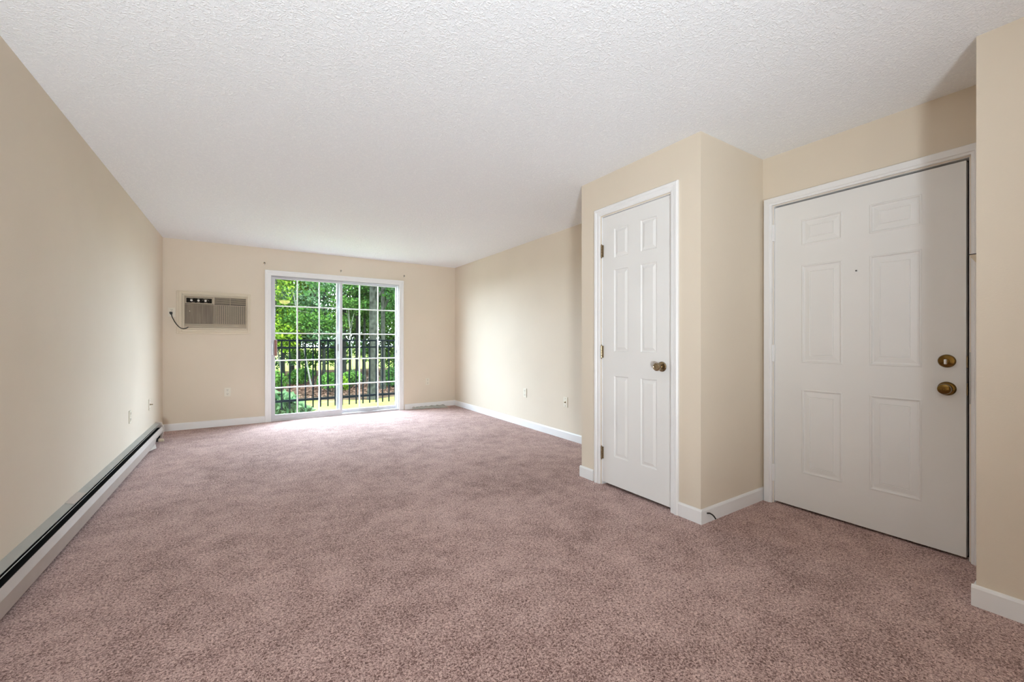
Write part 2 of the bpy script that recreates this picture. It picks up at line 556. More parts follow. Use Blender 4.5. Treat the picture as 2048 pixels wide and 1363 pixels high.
# ------------------------------------------------------------------ six-panel doors
def panel_door(name, label, loc, width, z0, z1, panels, prof, thick, leaf_mat_name):
    """local: x 0..width, front at y=0 facing -y. panels: list of (x0,x1,z0,z1)"""
    root = empty(name, loc, RIGHT)
    struct(root, label)
    xs = sorted({0.0, width} | {p[0] for p in panels} | {p[1] for p in panels})
    zs = sorted({z0, z1} | {p[2] for p in panels} | {p[3] for p in panels})
    v, f = [], []
    idx = {}
    for i, x in enumerate(xs):
        for j, z in enumerate(zs):
            idx[i, j] = len(v)
            v.append((x, 0, z))
    for i in range(len(xs) - 1):
        for j in range(len(zs) - 1):
            cx, cz = (xs[i] + xs[i + 1]) / 2, (zs[j] + zs[j + 1]) / 2
            if any(p[0] < cx < p[1] and p[2] < cz < p[3] for p in panels):
                continue
            f.append((idx[i, j], idx[i + 1, j], idx[i + 1, j + 1], idx[i, j + 1]))
    m = MB().quad_mesh(v, f)
    n = len(m.v)
    m.v += [(0, 0, z0), (width, 0, z0), (width, 0, z1), (0, 0, z1), (0, thick, z0), (width, thick, z0), (width, thick, z1), (0, thick, z1)]
    m.f += [(n, n + 4, n + 5, n + 1), (n + 1, n + 5, n + 6, n + 2), (n + 2, n + 6, n + 7, n + 3), (n + 3, n + 7, n + 4, n), (n + 4, n + 7, n + 6, n + 5)]
    leaf = m.build('door_leaf', leaf_mat_name, root, local=True)
    for x0, x1, a0, a1 in panels:
        v, f = [], []
        for d, h in prof:
            v += [(x0 + d, -h, a0 + d), (x1 - d, -h, a0 + d), (x1 - d, -h, a1 - d), (x0 + d, -h, a1 - d)]
        for k in range(len(prof) - 1):
            for q in range(4):
                f.append((4 * k + q, 4 * k + (q + 1) % 4, 4 * k + 4 + (q + 1) % 4, 4 * k + 4 + q))
        k = 4 * (len(prof) - 1)
        f.append((k, k + 1, k + 2, k + 3))
        MB().quad_mesh(v, f).build('panel', leaf_mat_name, root, local=True)
    return root, leaf

# closet door: local x = 2.338 - y
c0 = CY1 - 0.004
cw = (CY1 - CY0) - 0.008
cp = []
for y1, y0 in ((2.220, 2.084), (1.970, 1.834)):
    for za, zb in ((0.240, 0.853), (1.038, 1.658), (1.750, 1.970)):
        cp.append((c0 - y1, c0 - y0, za, zb))
closet, leaf = panel_door('door_2', 'narrow white six-panel closet door with a bronze knob', (XC + 0.010, c0, 0), cw, 0.022, CZ - 0.006, cp,
                          [(0, 0), (0.005, -0.007), (0.012, -0.008), (0.032, -0.0005)], 0.035, 'door_white')
kx = c0 - 1.790
kn = MB().lathe([(0.001, 0.0), (0.034, 0.0), (0.034, 0.004), (0.030, 0.009), (0.014, 0.011)], 'y', (kx, 0, 0.945), 28, -1).build('rosette', 'old_brass', closet, smooth=True, local=True)
kb = MB().lathe([(0.010, 0.010), (0.010, 0.030), (0.019, 0.036), (0.0265, 0.044), (0.0275, 0.054), (0.026, 0.062), (0.021, 0.065), (0.019, 0.063), (0.002, 0.063)], 'y', (kx, 0, 0.945), 28, -1).build('knob', 'old_brass', closet, smooth=True, local=True)
kb['label'] = 'dull bronze round knob'
for zc in (1.818, 1.034, 0.248):
    h = MB()
    for q in range(5):
        h.lathe([(0.0055, 0.0), (0.0062, 0.001), (0.0062, 0.0175), (0.0055, 0.0185)], 'z', (-0.002, -0.012, zc - 0.048 + q * 0.0192), 12)
    h.lathe([(0.003, -0.006), (0.0055, 0.0)], 'z', (-0.002, -0.012, zc - 0.048), 12)
    h.lathe([(0.0055, 0.0), (0.003, 0.006)], 'z', (-0.002, -0.012, zc + 0.048), 12)
    h.box(-0.003, 0.010, -0.010, -0.0005, zc - 0.046, zc + 0.046)
    h.build('hinge', 'old_brass', closet, local=True)['label'] = 'dull bronze butt hinge'

# entry door: local x = y_left - y
e0 = EY1 - 0.004
ew = (EY1 - EY0) - 0.018
ep = []
for y1, y0 in ((1.264, 1.041), (0.910, 0.685)):
    for za, zb in ((0.246, 0.800), (0.974, 1.617), (1.746, 1.916)):
        ep.append((e0 - y1, e0 - y0, za, zb))
entry, leaf = panel_door('door_3', 'wide white six-panel entry door with brass knob and deadbolt', (XR + 0.006, e0, 0), ew, 0.014, EZ - 0.014, ep,
                         [(0, 0), (0.004, 0.003), (0.008, 0.003), (0.013, -0.005), (0.020, -0.006), (0.046, -0.001), (0.049, -0.003), (0.052, -0.001)], 0.044, 'door_white')
kx = e0 - 0.590
MB().lathe([(0.001, 0.0), (0.036, 0.0), (0.0355, 0.004), (0.031, 0.009), (0.014, 0.012)], 'y', (kx, 0, 0.868), 32, -1).build('rosette', 'brass', entry, smooth=True, local=True)
kb = MB().lathe([(0.010, 0.010), (0.010, 0.022), (0.017, 0.028), (0.0255, 0.036), (0.0275, 0.046), (0.025, 0.056), (0.015, 0.060), (0.006, 0.0605), (0.005, 0.059), (0.001, 0.059)], 'y', (kx, 0, 0.868), 32, -1).build('knob', 'brass', entry, smooth=True, local=True)
kb['label'] = 'round antique brass knob'
db = MB().lathe([(0.001, 0.0), (0.0345, 0.0), (0.034, 0.005), (0.030, 0.011), (0.013, 0.014), (0.012, 0.018), (0.001, 0.018)], 'y', (kx, 0, 1.012), 32, -1).build('deadbolt', 'brass', entry, smooth=True, local=True)
db['label'] = 'round brass deadbolt rosette'
tp = MB().box(kx - 0.005, kx + 0.005, -0.036, -0.015, 0.996, 1.022).build('thumb_turn', 'silver', db, bevel=0.003, local=True)
pk = MB().lathe([(0.001, 0), (0.007, 0), (0.006, 0.003), (0.004, 0.003)], 'y', (e0 - 0.972, 0, 1.539), 16, -1).build('peephole', 'silver', entry, smooth=True, local=True)
MB().lathe([(0.001, 0.0031), (0.0042, 0.0031), (0.001, 0.0036)], 'y', (e0 - 0.972, 0, 1.539), 12, -1).build('lens', 'black', pk, local=True)
for za, zb in ((1.806, 1.922), (0.975, 1.091), (0.150, 0.268)):
    h = MB()
    h.lathe([(0.004, 0), (0.0075, 0.002), (0.0075, zb - za - 0.002), (0.004, zb - za)], 'z', (-0.006, -0.010, za), 12)
    h.box(-0.011, 0.004, -0.009, -0.0005, za, zb)
    h.build('hinge', 'white', entry, local=True, smooth=True)['label'] = 'hinge painted over in white'
# latch edge seen in the dark gap
MB().box(ew, ew + 0.004, 0.008, 0.030, 0.84, 0.90).build('latch_plate', 'old_brass', entry, local=True)
MB().box(ew, ew + 0.004, 0.008, 0.030, 0.98, 1.04).build('latch_plate', 'old_brass', entry, local=True)
sp = MB().box(XR - 0.0215, XR - 0.0200, EY0 - 0.0065, EY0 - 0.001, 0.80, 1.06).build('strike_plate', 'steel', bpy.data.objects['trim_5'])

# ------------------------------------------------------------------ sliding glass door
sd = empty('door_1', (1.186, YB, 0))
struct(sd, 'white gridded two-panel sliding glass door to the balcony')
# outer frame lining the opening
MB().box(SX0, SX0 + 0.014, YB + 0.004, YB + 0.15, 0, SZ).build('frame_jamb', 'slider_grey', sd)
MB().box(SX1 - 0.014, SX1, YB + 0.004, YB + 0.15, 0, SZ).build('frame_jamb', 'slider_grey', sd)
MB().box(SX0 + 0.014, SX1 - 0.014, YB + 0.012, YB + 0.15, SZ - 0.012, SZ).build('frame_head', 'slider_grey', sd)
MB().box(SX0 + 0.014, SX1 - 0.014, YB + 0.004, YB + 0.17, 0, 0.026).build('frame_sill', 'slider_grey', sd, bevel=0.002)
# thin strips coloured dark as the shadow gap between casing and frame
MB().box(SX0 - 0.001, SX0 + 0.004, YB - 0.004, YB + 0.003, 0, SZ).build('shadow_gap_strip', 'gap_shade', sd)
MB().box(SX0, SX1, YB - 0.004, YB + 0.003, SZ - 0.004, SZ + 0.002).build('shadow_gap_strip', 'gap_shade', sd)

def sash(name, x0, x1, z0, z1, ya, yb, gl0, gl1, gz0, gz1, vbars, hbars, rail_mat, left_stile_mat, right_stile_mat):
    p = empty(name, (0, 0, 0))
    p.parent = sd
    def B(n, m, *a, bev=0.002):
        o = MB().box(*a)
        o.v = [(x - sd.location[0], y - sd.location[1], z - sd.location[2]) for x, y, z in o.v]
        return o.build(n, m, p, bevel=bev, local=True)
    B('stile', left_stile_mat, x0, gl0, ya, yb, z0, z1)
    B('stile', right_stile_mat, gl1, x1, ya, yb, z0, z1)
    B('top_rail', rail_mat, gl0, gl1, ya, yb, gz1, z1)
    B('bottom_rail', rail_mat, gl0, gl1, ya, yb, z0, gz0)
    yc = (ya + yb) / 2
    hw = 0.0085
    for x in vbars:
        B('muntin', 'grille_white', x - hw, x + hw, yc - 0.012, yc + 0.006, gz0, gz1)
    for z in hbars:
        B('muntin', 'grille_white', gl0, gl1, yc - 0.011, yc + 0.005, z - hw, z + hw)
    xs = [gl0] + list(vbars) + [gl1]
    zs = [gz0] + list(hbars) + [gz1]
    for i in range(len(xs) - 1):
        for j in range(len(zs) - 1):
            xa, xb = xs[i] + (hw if i else 0), xs[i + 1] - (hw if i < len(xs) - 2 else 0)
            za, zb = zs[j] + (hw if j else 0), zs[j + 1] - (hw if j < len(zs) - 2 else 0)
            m = MB().quad_mesh([(xa - sd.location[0], yc - sd.location[1], za), (xb - sd.location[0], yc - sd.location[1], za),
                                (xb - sd.location[0], yc - sd.location[1], zb), (xa - sd.location[0], yc - sd.location[1], zb)], [(0, 1, 2, 3)])
            m.build('pane', 'glass', p, local=True)
    return p
hb = [0.462, 0.846, 1.229, 1.613]
sl = sash('sliding_sash', 0.300, 1.226, 0.024, 2.016, YB + 0.022, YB + 0.056, 0.340, 1.190, 0.086, 1.990, [0.617, 0.906], hb, 'slider_grey', 'slider_grey', 'slider_grey')
fx = sash('fixed_sash', 1.150, 2.073, 0.024, 2.016, YB + 0.068, YB + 0.102, 1.212, 2.052, 0.072, 1.992, [1.489, 1.770], hb, 'slider_grey', 'slider_white', 'slider_white')
def on_sash(m, n, mat, p, **kw):
    m.v = [(x - sd.location[0], y - sd.location[1], z - sd.location[2]) for x, y, z in m.v]
    return m.build(n, mat, p, local=True, **kw)
on_sash(MB().box(0.329, 0.362, YB - 0.018, YB + 0.021, 0.912, 1.138), 'handle', 'wood_handle', sl, bevel=0.006)['label'] = 'brown wooden pull handle'
on_sash(MB().box(0.300, 0.312, YB + 0.010, YB + 0.021, 0.925, 1.105).box(0.302, 0.310, YB + 0.002, YB + 0.011, 0.975, 1.01), 'latch', 'steel', sl, bevel=0.001)
on_sash(MB().box(1.168, 1.182, YB + 0.060, YB + 0.067, 0.970, 1.075), 'lock_plate', 'steel', fx)
on_sash(MB().box(2.058, 2.066, YB + 0.056, YB + 0.067, 0.93, 0.97), 'keeper', 'steel', fx)

# ------------------------------------------------------------------ ceiling light behind the viewpoint (its glow shows in the glass)
lt = tag(empty('ceiling_light', (1.0, -1.2, H)), 'round warm flush ceiling light, seen as a yellow glow mirrored in the sliding door', 'lamp')
MB().lathe([(0.01, 0.0), (0.165, 0.0), (0.165, 0.022), (0.155, 0.028), (0.01, 0.028)], 'z', (1.0, -1.2, H), 36, -1).build('base', 'lamp_base', lt, smooth=True)
MB().lathe([(0.150, 0.028), (0.150, 0.050), (0.140, 0.080), (0.115, 0.105), (0.075, 0.122), (0.030, 0.130), (0.004, 0.131)], 'z', (1.0, -1.2, H), 36, -1).build('glass_shade', 'lamp_glass', lt, smooth=True)
MB().lathe([(0.008, 0.131), (0.009, 0.138), (0.004, 0.146)], 'z', (1.0, -1.2, H), 12, -1).build('finial', 'lamp_base', lt, smooth=True)

# added fill lamp, unseen behind the viewpoint, brightening the ceiling and room
TX, TY, TZ = -0.62, -1.55, 0.45
tl = tag(empty('added_fill_lamp', (TX, TY, 0)), 'added fill lamp unseen behind the viewpoint, tilted up to brighten the ceiling', 'lamp')
MB().lathe([(0.01, 0.0), (0.135, 0.0), (0.135, 0.012), (0.120, 0.022), (0.016, 0.030)], 'z', (TX, TY, 0.0), 32).build('base', 'fill_lamp_metal', tl, smooth=True)
MB().tube([(TX, TY, 0.025), (TX, TY, TZ - 0.02)], 0.0125, 14).build('pole', 'fill_lamp_metal', tl, smooth=True)
TD = Vector((math.sin(TAZ) * math.cos(TEL), math.cos(TAZ) * math.cos(TEL), math.sin(TEL)))
TB = Vector((TX, TY, TZ))
MB().tube([TB - TD * 0.06, TB - TD * 0.05, TB, TB + TD * 0.06, TB + TD * 0.07], [0.04, 0.10, 0.17, 0.22, 0.225], 28).build('head', 'fill_lamp_metal', tl, smooth=True)
MB().tube([TB + TD * 0.0705, TB + TD * 0.0745], [0.21, 0.21], 28).build('fill_face', 'fill_lamp_glow', tl)
ld = bpy.data.lights.new('added_fill_beam', 'SPOT')
ld.energy = FILL_POWER
ld.color = (0.87, 0.95, 1.0)
ld.spot_size = math.radians(107)
ld.spot_blend = 1.0
ld.shadow_soft_size = 0.24
lo_ = bpy.data.objects.new('added_fill_beam', ld)
col.objects.link(lo_)
lo_.parent = tl
lo_.location = TB + TD * 0.18 - Vector((TX, TY, 0))
lo_.rotation_euler = TD.to_track_quat('-Z', 'Y').to_euler()

# ------------------------------------------------------------------ baseboard heater
HY0, HY1 = -2.9, 6.13
ht = tag(empty('baseboard_heater', (XL, 3.0, 0)), 'long enamelled baseboard heater with dark top slot along the left wall', 'heater')
MB().prism([(XL + 0.0005, 0.012), (XL + 0.004, 0.012), (XL + 0.004, 0.186), (XL + 0.034, 0.1755), (XL + 0.0375, 0.1745), (XL + 0.0375, 0.1785), (XL + 0.0005, 0.193)], 'y', HY0, HY1).build('back_plate', 'heater_top', ht)
MB().box(XL + 0.0376, XL + 0.0388, HY0, HY1, 0.1760, 0.1790).build('hood_lip', 'silver', ht)
MB().prism([(XL + 0.0450, 0.1690), (XL + 0.0468, 0.1690), (XL + 0.0478, 0.1725), (XL + 0.0460, 0.1735)], 'y', HY0, HY1).build('damper_edge', 'silver', ht)
MB().box(XL + 0.0045, XL + 0.052, HY0, HY1 - 0.05, 0.035, 0.140).build('heating_element', 'heater_dark', ht)  # black box, the darkness inside the slot is put into its colour
MB().prism([(XL + 0.058, 0.147), (XL + 0.062, 0.149), (XL + 0.074, 0.110), (XL + 0.060, 0.024), (XL + 0.052, 0.020), (XL + 0.052, 0.024), (XL + 0.057, 0.028), (XL + 0.070, 0.110)], 'y', HY0, 5.72).build('front_cover', 'heater', ht)
MB().prism([(XL + 0.058, 0.147), (XL + 0.062, 0.149), (XL + 0.074, 0.110), (XL + 0.069, 0.082), (XL + 0.066, 0.082), (XL + 0.070, 0.110)], 'y', 5.72, HY1).build('end_cover', 'heater', ht)
MB().prism([(XL + 0.0005, 0.012), (XL + 0.058, 0.012), (XL + 0.078, 0.106), (XL + 0.072, 0.150), (XL + 0.054, 0.186), (XL + 0.030, 0.1965), (XL + 0.0005, 0.1965)], 'y', HY1, HY1 + 0.035).build('end_cap', 'heater', ht, bevel=0.004)
jc = MB().prism([(XL + 0.0005, 0.1932), (XL + 0.0395, 0.1790), (XL + 0.0395, 0.1815), (XL + 0.0005, 0.1965)], 'y', 3.36, 3.56).build('joint_cover', 'heater', ht)
jc['label'] = 'small pale joint cover plate'
vl = MB().lathe([(0.008, 0.0), (0.012, 0.004), (0.012, 0.018), (0.009, 0.022)], 'x', (XL + 0.055, 5.78, 0.052), 14).build('valve', 'black', ht, smooth=True)
MB().lathe([(0.012, 0.0), (0.0165, 0.003), (0.0165, 0.040), (0.014, 0.046), (0.002, 0.046)], 'x', (XL + 0.077, 5.78, 0.052), 18).build('valve_knob', 'ac_light', vl, smooth=True)['label'] = 'beige valve knob'
# bent loose corner of the front cover
MB().quad_mesh([(XL + 0.061, 5.72, 0.03), (XL + 0.061, 5.40, 0.024), (XL + 0.085, 5.60, 0.006), (XL + 0.062, 5.72, 0.033), (XL + 0.062, 5.40, 0.027), (XL + 0.087, 5.60, 0.009)],
               [(0, 1, 2), (5, 4, 3), (0, 3, 4, 1), (1, 4, 5, 2), (2, 5, 3, 0)]).build('bent_flap', 'heater', ht)

# ------------------------------------------------------------------ air conditioner
AX0, AX1, AZ0, AZ1 = -0.657, 0.002, 1.300, 1.690
YA = YB - 0.055
fr = tag(empty('wall_sleeve_frame', (-0.345, YB, 1.215)), 'painted beige stepped moulding framing the wall air conditioner', 'frame')
FX0, FX1, FZ0, FZ1 = -0.736, 0.050, 1.213, 1.752
def strip(n, a):
    MB().box(*a).build(n, 'ac_trim', fr, bevel=0.0025)
for (i0, i1, th) in ((0.0, 0.024, 0.012), (0.024, 0.055, 0.020), (0.055, 0.0785, 0.015)):
    k = {0.0: 'outer_moulding', 0.024: 'middle_moulding', 0.055: 'inner_moulding'}[i0]
    jx = 0.0485 / 0.0785
    def L(i): return FX0 + i
    def Rr(i): return FX1 - i * jx
    def Bt(i): return FZ0 + i
    def Tp(i): return FZ1 - i * 0.0575 / 0.0785
    strip(k, (L(i0), L(i1), YB - th, YB - 0.0005, Bt(i0), Tp(i0)))
    strip(k, (Rr(i1), Rr(i0), YB - th, YB - 0.0005, Bt(i0), Tp(i0)))
    strip(k, (L(i1), Rr(i1), YB - th, YB - 0.0005, Tp(i1), Tp(i0)))
    strip(k, (L(i1), Rr(i1), YB - th, YB - 0.0005, Bt(i0), Bt(i1)))
ac = tag(empty('air_conditioner', (-0.3275, YB, AZ0)), 'old beige through-wall air conditioner with black control strip and slatted grille', 'air conditioner')
MB().box(AX0, AX1, YA + 0.014, YB - 0.001, AZ0, AZ1).build('body', 'ac_beige', ac, bevel=0.003)
# sheet coloured dark as the shade behind the slats, and rim
MB().box(AX0 + 0.008, AX1 - 0.006, YA + 0.011, YA + 0.0138, AZ0 + 0.010, AZ1 - 0.008).build('grille_backing', 'ac_inner', ac)
rim = 0.007
MB().box(AX0, AX0 + rim, YA, YA + 0.013, AZ0, AZ1).build('rim', 'ac_light', ac, bevel=0.001)
MB().box(AX1 - rim, AX1, YA, YA + 0.013, AZ0, AZ1).build('rim', 'ac_light', ac, bevel=0.001)
MB().box(AX0 + rim, AX1 - rim, YA, YA + 0.013, AZ1 - rim, AZ1).build('rim', 'ac_light', ac, bevel=0.001)
MB().box(AX0 + rim, AX1 - rim, YA, YA + 0.013, AZ0, AZ0 + 0.006).build('rim', 'ac_light', ac, bevel=0.001)
XS, ZS = -0.352, 1.588         # split lines
# control section
MB().box(AX0 + rim, XS - 0.004, YA + 0.002, YA + 0.012, ZS + 0.006, AZ1 - rim).build('control_surround', 'ac_beige', ac, bevel=0.001)
cpn = MB().box(-0.634, -0.372, YA - 0.001, YA + 0.003, 1.603, 1.664).build('control_panel', 'ac_black', ac)
cpn['label'] = 'black control strip with three round knobs'
for za, zb, xa, xb in ((1.664, 1.668, -0.638, -0.368), (1.598, 1.603, -0.638, -0.368)):
    MB().box(xa, xb, YA - 0.0015, YA + 0.002, za, zb).build('control_trim', 'ac_light', ac)
for xa in (-0.638, -0.372):
    MB().box(xa, xa + 0.004, YA - 0.0015, YA + 0.002, 1.603, 1.664).build('control_trim', 'ac_light', ac)
for i, x in enumerate((-0.582, -0.511, -0.439)):
    k = MB().lathe([(0.0125, 0.0), (0.012, 0.010), (0.0105, 0.013), (0.001, 0.013)], 'y', (x, YA - 0.001, 1.634), 20, -1).build('control_knob', 'white_plastic', cpn, smooth=True)
    ang = (0.5, 0.1, -0.2)[i]
    MB().tube([(x, YA - 0.0145, 1.634), (x + 0.009 * math.sin(ang), YA - 0.0145, 1.634 + 0.009 * math.cos(ang))], 0.0014, 6).build('knob_pointer', 'slot', cpn)
# faint printing on the control strip
for x, z, w in ((-0.582, 1.656, 0.030), (-0.511, 1.655, 0.020), (-0.439, 1.654, 0.040), (-0.565, 1.612, 0.030), (-0.511, 1.612, 0.030), (-0.437, 1.610, 0.035), (-0.412, 1.640, 0.014), (-0.468, 1.642, 0.012)):
    MB().box(x - w / 2, x + w / 2, YA - 0.0014, YA - 0.0009, z - 0.0014, z + 0.0014).build('print_mark', 'ac_light', cpn)
# upper right outlet with horizontal slats
MB().box(XS - 0.004, XS + 0.004, YA, YA + 0.012, ZS + 0.004, AZ1 - rim).build('divider', 'ac_light', ac)
for i in range(7):
    z = ZS + 0.014 + i * 0.0132
    MB().box(XS + 0.004, AX1 - rim, YA + 0.002, YA + 0.010, z - 0.0036, z + 0.0036).build('louvre', 'ac_beige', ac)
MB().box(-0.182, -0.174, YA + 0.001, YA + 0.011, ZS + 0.006, AZ1 - rim).build('divider', 'ac_beige', ac)
# lower left flap
MB().box(AX0 + rim + 0.001, XS - 0.003, YA + 0.001, YA + 0.012, AZ0 + 0.042, ZS - 0.004).build('flap', 'ac_flap', ac, bevel=0.002)['label'] = 'brown streaked front flap'
MB().box(AX0 + rim + 0.001, AX1 - rim, YA + 0.001, YA + 0.012, AZ0 + 0.006, AZ0 + 0.041).build('lower_strip', 'ac_beige', ac, bevel=0.001)
MB().box(AX0 + rim, AX1 - rim, YA + 0.0005, YA + 0.012, ZS - 0.004, ZS - 0.0005).build('crossbar', 'ac_light', ac)
nsl = 32
for i in range(nsl):
    x = XS + 0.001 + i * (AX1 - rim - XS - 0.002) / (nsl - 0.5)
    MB().box(x - 0.0024, x + 0.0024, YA + 0.001, YA + 0.011, AZ0 + 0.041, ZS - 0.004).build('slat', 'ac_light', ac)
# maker's emblem, a small pale mark
MB().lathe([(0.006, 0.0), (0.005, 0.002), (0.001, 0.002)], 'y', (-0.600, YA + 0.001, 1.498), 8, -1).build('emblem', 'ac_light', ac)
# cord and plug
MB().tube([(-0.783, YB - 0.030, 1.452), (-0.776, YB - 0.031, 1.420), (-0.766, YB - 0.030, 1.395), (-0.752, YB - 0.031, 1.362), (-0.734, YB - 0.031, 1.329), (-0.712, YB - 0.031, 1.299), (-0.690, YB - 0.031, 1.281),
           (-0.662, YB - 0.031, 1.272), (-0.638, YB - 0.031, 1.279), (-0.615, YB - 0.031, 1.2975)], 0.0048, 10).build('power_cord', 'black', ac, smooth=True)
pl = MB().prism([(-0.801, 1.482), (-0.773, 1.482), (-0.773, 1.464), (-0.781, 1.446), (-0.790, 1.446), (-0.801, 1.464)], 'y', YB - 0.042, YB - 0.0105).build('plug', 'black', ac, bevel=0.003)

# ------------------------------------------------------------------ outlets and jacks (local: x right, -y out, centred on plate)
def plate(root, w=0.072, h=0.116, mat='ivory'):
    return MB().box(-w / 2, w / 2, -0.006, -0.0005, -h / 2, h / 2).build('plate', mat, root, bevel=0.002, local=True)
def make_outlet():
    r = empty('wall_outlet')
    plate(r)
    for s in (-1, 1):
        rc = MB().prism([(-0.017, s * 0.0265 - 0.009), (-0.010, s * 0.0265 - 0.0145), (0.010, s * 0.0265 - 0.0145), (0.017, s * 0.0265 - 0.009),
                         (0.017, s * 0.0265 + 0.009), (0.010, s * 0.0265 + 0.0145), (-0.010, s * 0.0265 + 0.0145), (-0.017, s * 0.0265 + 0.009)], 'y', -0.0085, -0.006).build('receptacle', 'ivory', r, local=True)
        for x in (-0.0065, 0.0065):
            MB().box(x - 0.0016, x + 0.0016, -0.0092, -0.0086, s * 0.0265, s * 0.0265 + 0.009).build('slot', 'slot', rc, local=True)
        MB().lathe([(0.003, 0.0086), (0.003, 0.0092), (0.001, 0.0092)], 'y', (0, 0, s * 0.0265 - 0.007), 10, -1).build('slot', 'slot', rc, local=True)
    MB().lathe([(0.003, 0.006), (0.0025, 0.0075), (0.001, 0.0075)], 'y', (0, 0, 0), 10, -1).build('screw', 'steel', r, local=True)
    return r
def make_jack(protrude):
    r = empty('cable_jack')
    plate(r)
    MB().lathe([(0.010, 0.006), (0.010, 0.009), (0.0055, 0.010), (0.0055, 0.010 + protrude), (0.002, 0.010 + protrude)], 'y', (0, 0, 0), 14, -1).build('connector', 'old_brass', r, local=True, smooth=True)
    for z in (-0.042, 0.042):
        MB().lathe([(0.0032, 0.006), (0.0028, 0.0075), (0.001, 0.0075)], 'y', (0, 0, z), 10, -1).build('screw', 'slot', r, local=True)
    return r
spots = [((-0.782, YB, 1.478), 0.0, 'ivory outlet beside the air conditioner with its black cord plugged in'),
         ((-0.209, YB, 0.445), 0.0, 'ivory duplex outlet low on the far wall left of the sliding door'),
         ((2.571, YB, 0.440), 0.0, 'ivory duplex outlet low on the far wall right of the sliding door'),
         ((XR, 4.470, 0.441), RIGHT, 'ivory duplex outlet low on the right wall beyond the closet'),
         ((XL, 4.920, 0.446), -RIGHT, 'ivory duplex outlet on the left wall above the heater, farther from the corner')]
o0 = make_outlet()
for i, (p, rz, lab) in enumerate(spots):
    o = o0 if i == 0 else copy_tree(o0)
    o.location = p
    o.rotation_euler = (0, 0, rz)
    tag(o, lab, 'outlet', 'duplex wall outlets')
j = make_jack(0.012)
j.location, j.rotation_euler = (XR, 3.652, 0.420), (0, 0, RIGHT)
tag(j, 'round cable jack plate on the right wall, nearest the closet', 'jack')
j = make_jack(0.020)
j.location, j.rotation_euler = (XL, 5.795, 0.442), (0, 0, -RIGHT)
tag(j, 'cable jack with a protruding connector on the left wall near the far corner', 'jack')

# ------------------------------------------------------------------ curtain hooks above the sliding door
def hook(p, tilt, lab):
    x, y, z = p
    r = tag(empty('curtain_hook', p), lab, 'hook', 'curtain hooks above the sliding door')
    MB().lathe([(0.012, 0.0005), (0.011, 0.004), (0.005, 0.006)], 'y', p, 14, -1).build('hook_base', 'old_brass', r, smooth=True)
    pts = [(x, y - 0.004, z + 0.004), (x + tilt * 0.3, y - 0.030, z + 0.008), (x + tilt * 0.6, y - 0.050, z + 0.002), (x + tilt * 0.8, y - 0.055, z - 0.014), (x + tilt, y - 0.046, z - 0.026), (x + tilt, y - 0.034, z - 0.024)]
    MB().tube(pts, 0.0045, 8).build('hook_arm', 'steel', r, smooth=True)
hook((0.211, YB, 2.192), 0.002, 'small metal curtain hook above the left corner of the sliding door')
hook((1.201, YB, 2.178), -0.010, 'small metal curtain hook above the middle of the sliding door')
hook((2.172, YB, 2.184), -0.020, 'small metal curtain hook above the right corner of the sliding door')

# ------------------------------------------------------------------ small things in the entry and on the floor
ks = tag(empty('wall_bracket', (2.86, YF, 1.46)), 'small beige wedge bracket on the wall beside the entry door', 'bracket')
MB().prism([(YF + 0.0005, 1.420), (YF + 0.0005, 1.512), (YF + 0.055, 1.512), (YF + 0.053, 1.506)], 'x', 2.80, 2.90).build('wedge', 'ac_trim', ks)
MB().box(2.797, 2.903, YF + 0.0005, YF + 0.0575, 1.5125, 1.5155).build('top_plate', 'black', ks)

cs = MB().tube([(2.380, YC2 - BT - 0.001, 0.060), (2.392, YC2 - BT - 0.012, 0.061), (2.406, YC2 - BT - 0.020, 0.052), (2.418, YC2 - BT - 0.024, 0.040), (2.432, YC2 - BT - 0.026, 0.022)], 0.0042, 10).build('cable_stub', 'black', smooth=True)
tag(cs, 'short black cable stub poking out of the closet corner baseboard', 'cable')

random.seed(4)
fv, ff = [], []
nx = 22
for i in range(nx + 1):
    t = i / nx
    x = 2.30 + t * 0.56
    wdt = 0.05 + 0.13 * t + 0.02 * math.sin(9 * t)
    for jn, q in enumerate((0.0, 0.5, 1.0)):
        z = 0.003 + (0.020 + 0.012 * random.random()) * (1 - q) + 0.006 * random.random()
        fv.append((x, YB - BT - 0.004 - wdt * q, z))
for i in range(nx):
    for q in range(2):
        a = i * 3 + q
        ff.append((a, a + 1, a + 4, a + 3))
fo = MB().quad_mesh(fv, ff).build('plastic_film_scrap', 'film', smooth=True)
sm = fo.modifiers.new('thickness', 'SOLIDIFY')
sm.thickness = 0.0012
sm.offset = 1
tag(fo, 'crumpled strip of clear plastic film lying by the far right corner', 'plastic film')

# ------------------------------------------------------------------ balcony slab and railing
bs = MB().box(-0.7, 3.3, YB + 0.19, 7.46, -0.20, -0.060).build('balcony_slab', 'concrete')
struct(bs, 'narrow balcony slab outside the sliding door')
RY = 7.40
rl = tag(empty('balcony_railing', (1.3, RY, -0.06)), 'black metal balcony railing with square balusters outside the glass door', 'railing')
RX0, RX1 = -0.62, 3.22
MB().box(RX0, RX1, RY - 0.019, RY + 0.019, 1.116, 1.146).build('top_rail', 'black_metal', rl, bevel=0.003)
MB().box(RX0, RX1, RY - 0.016, RY + 0.016, 1.000, 1.030).build('middle_rail', 'black_metal', rl, bevel=0.003)
MB().box(RX0, RX1, RY - 0.016, RY + 0.016, 0.160, 0.196).build('bottom_rail', 'black_metal', rl, bevel=0.003)
for x in (RX0, RX1):
    MB().box(x - 0.03, x + 0.03, RY - 0.03, RY + 0.03, -0.06, 1.18).build('post', 'black_metal', rl, bevel=0.004)
bal = None
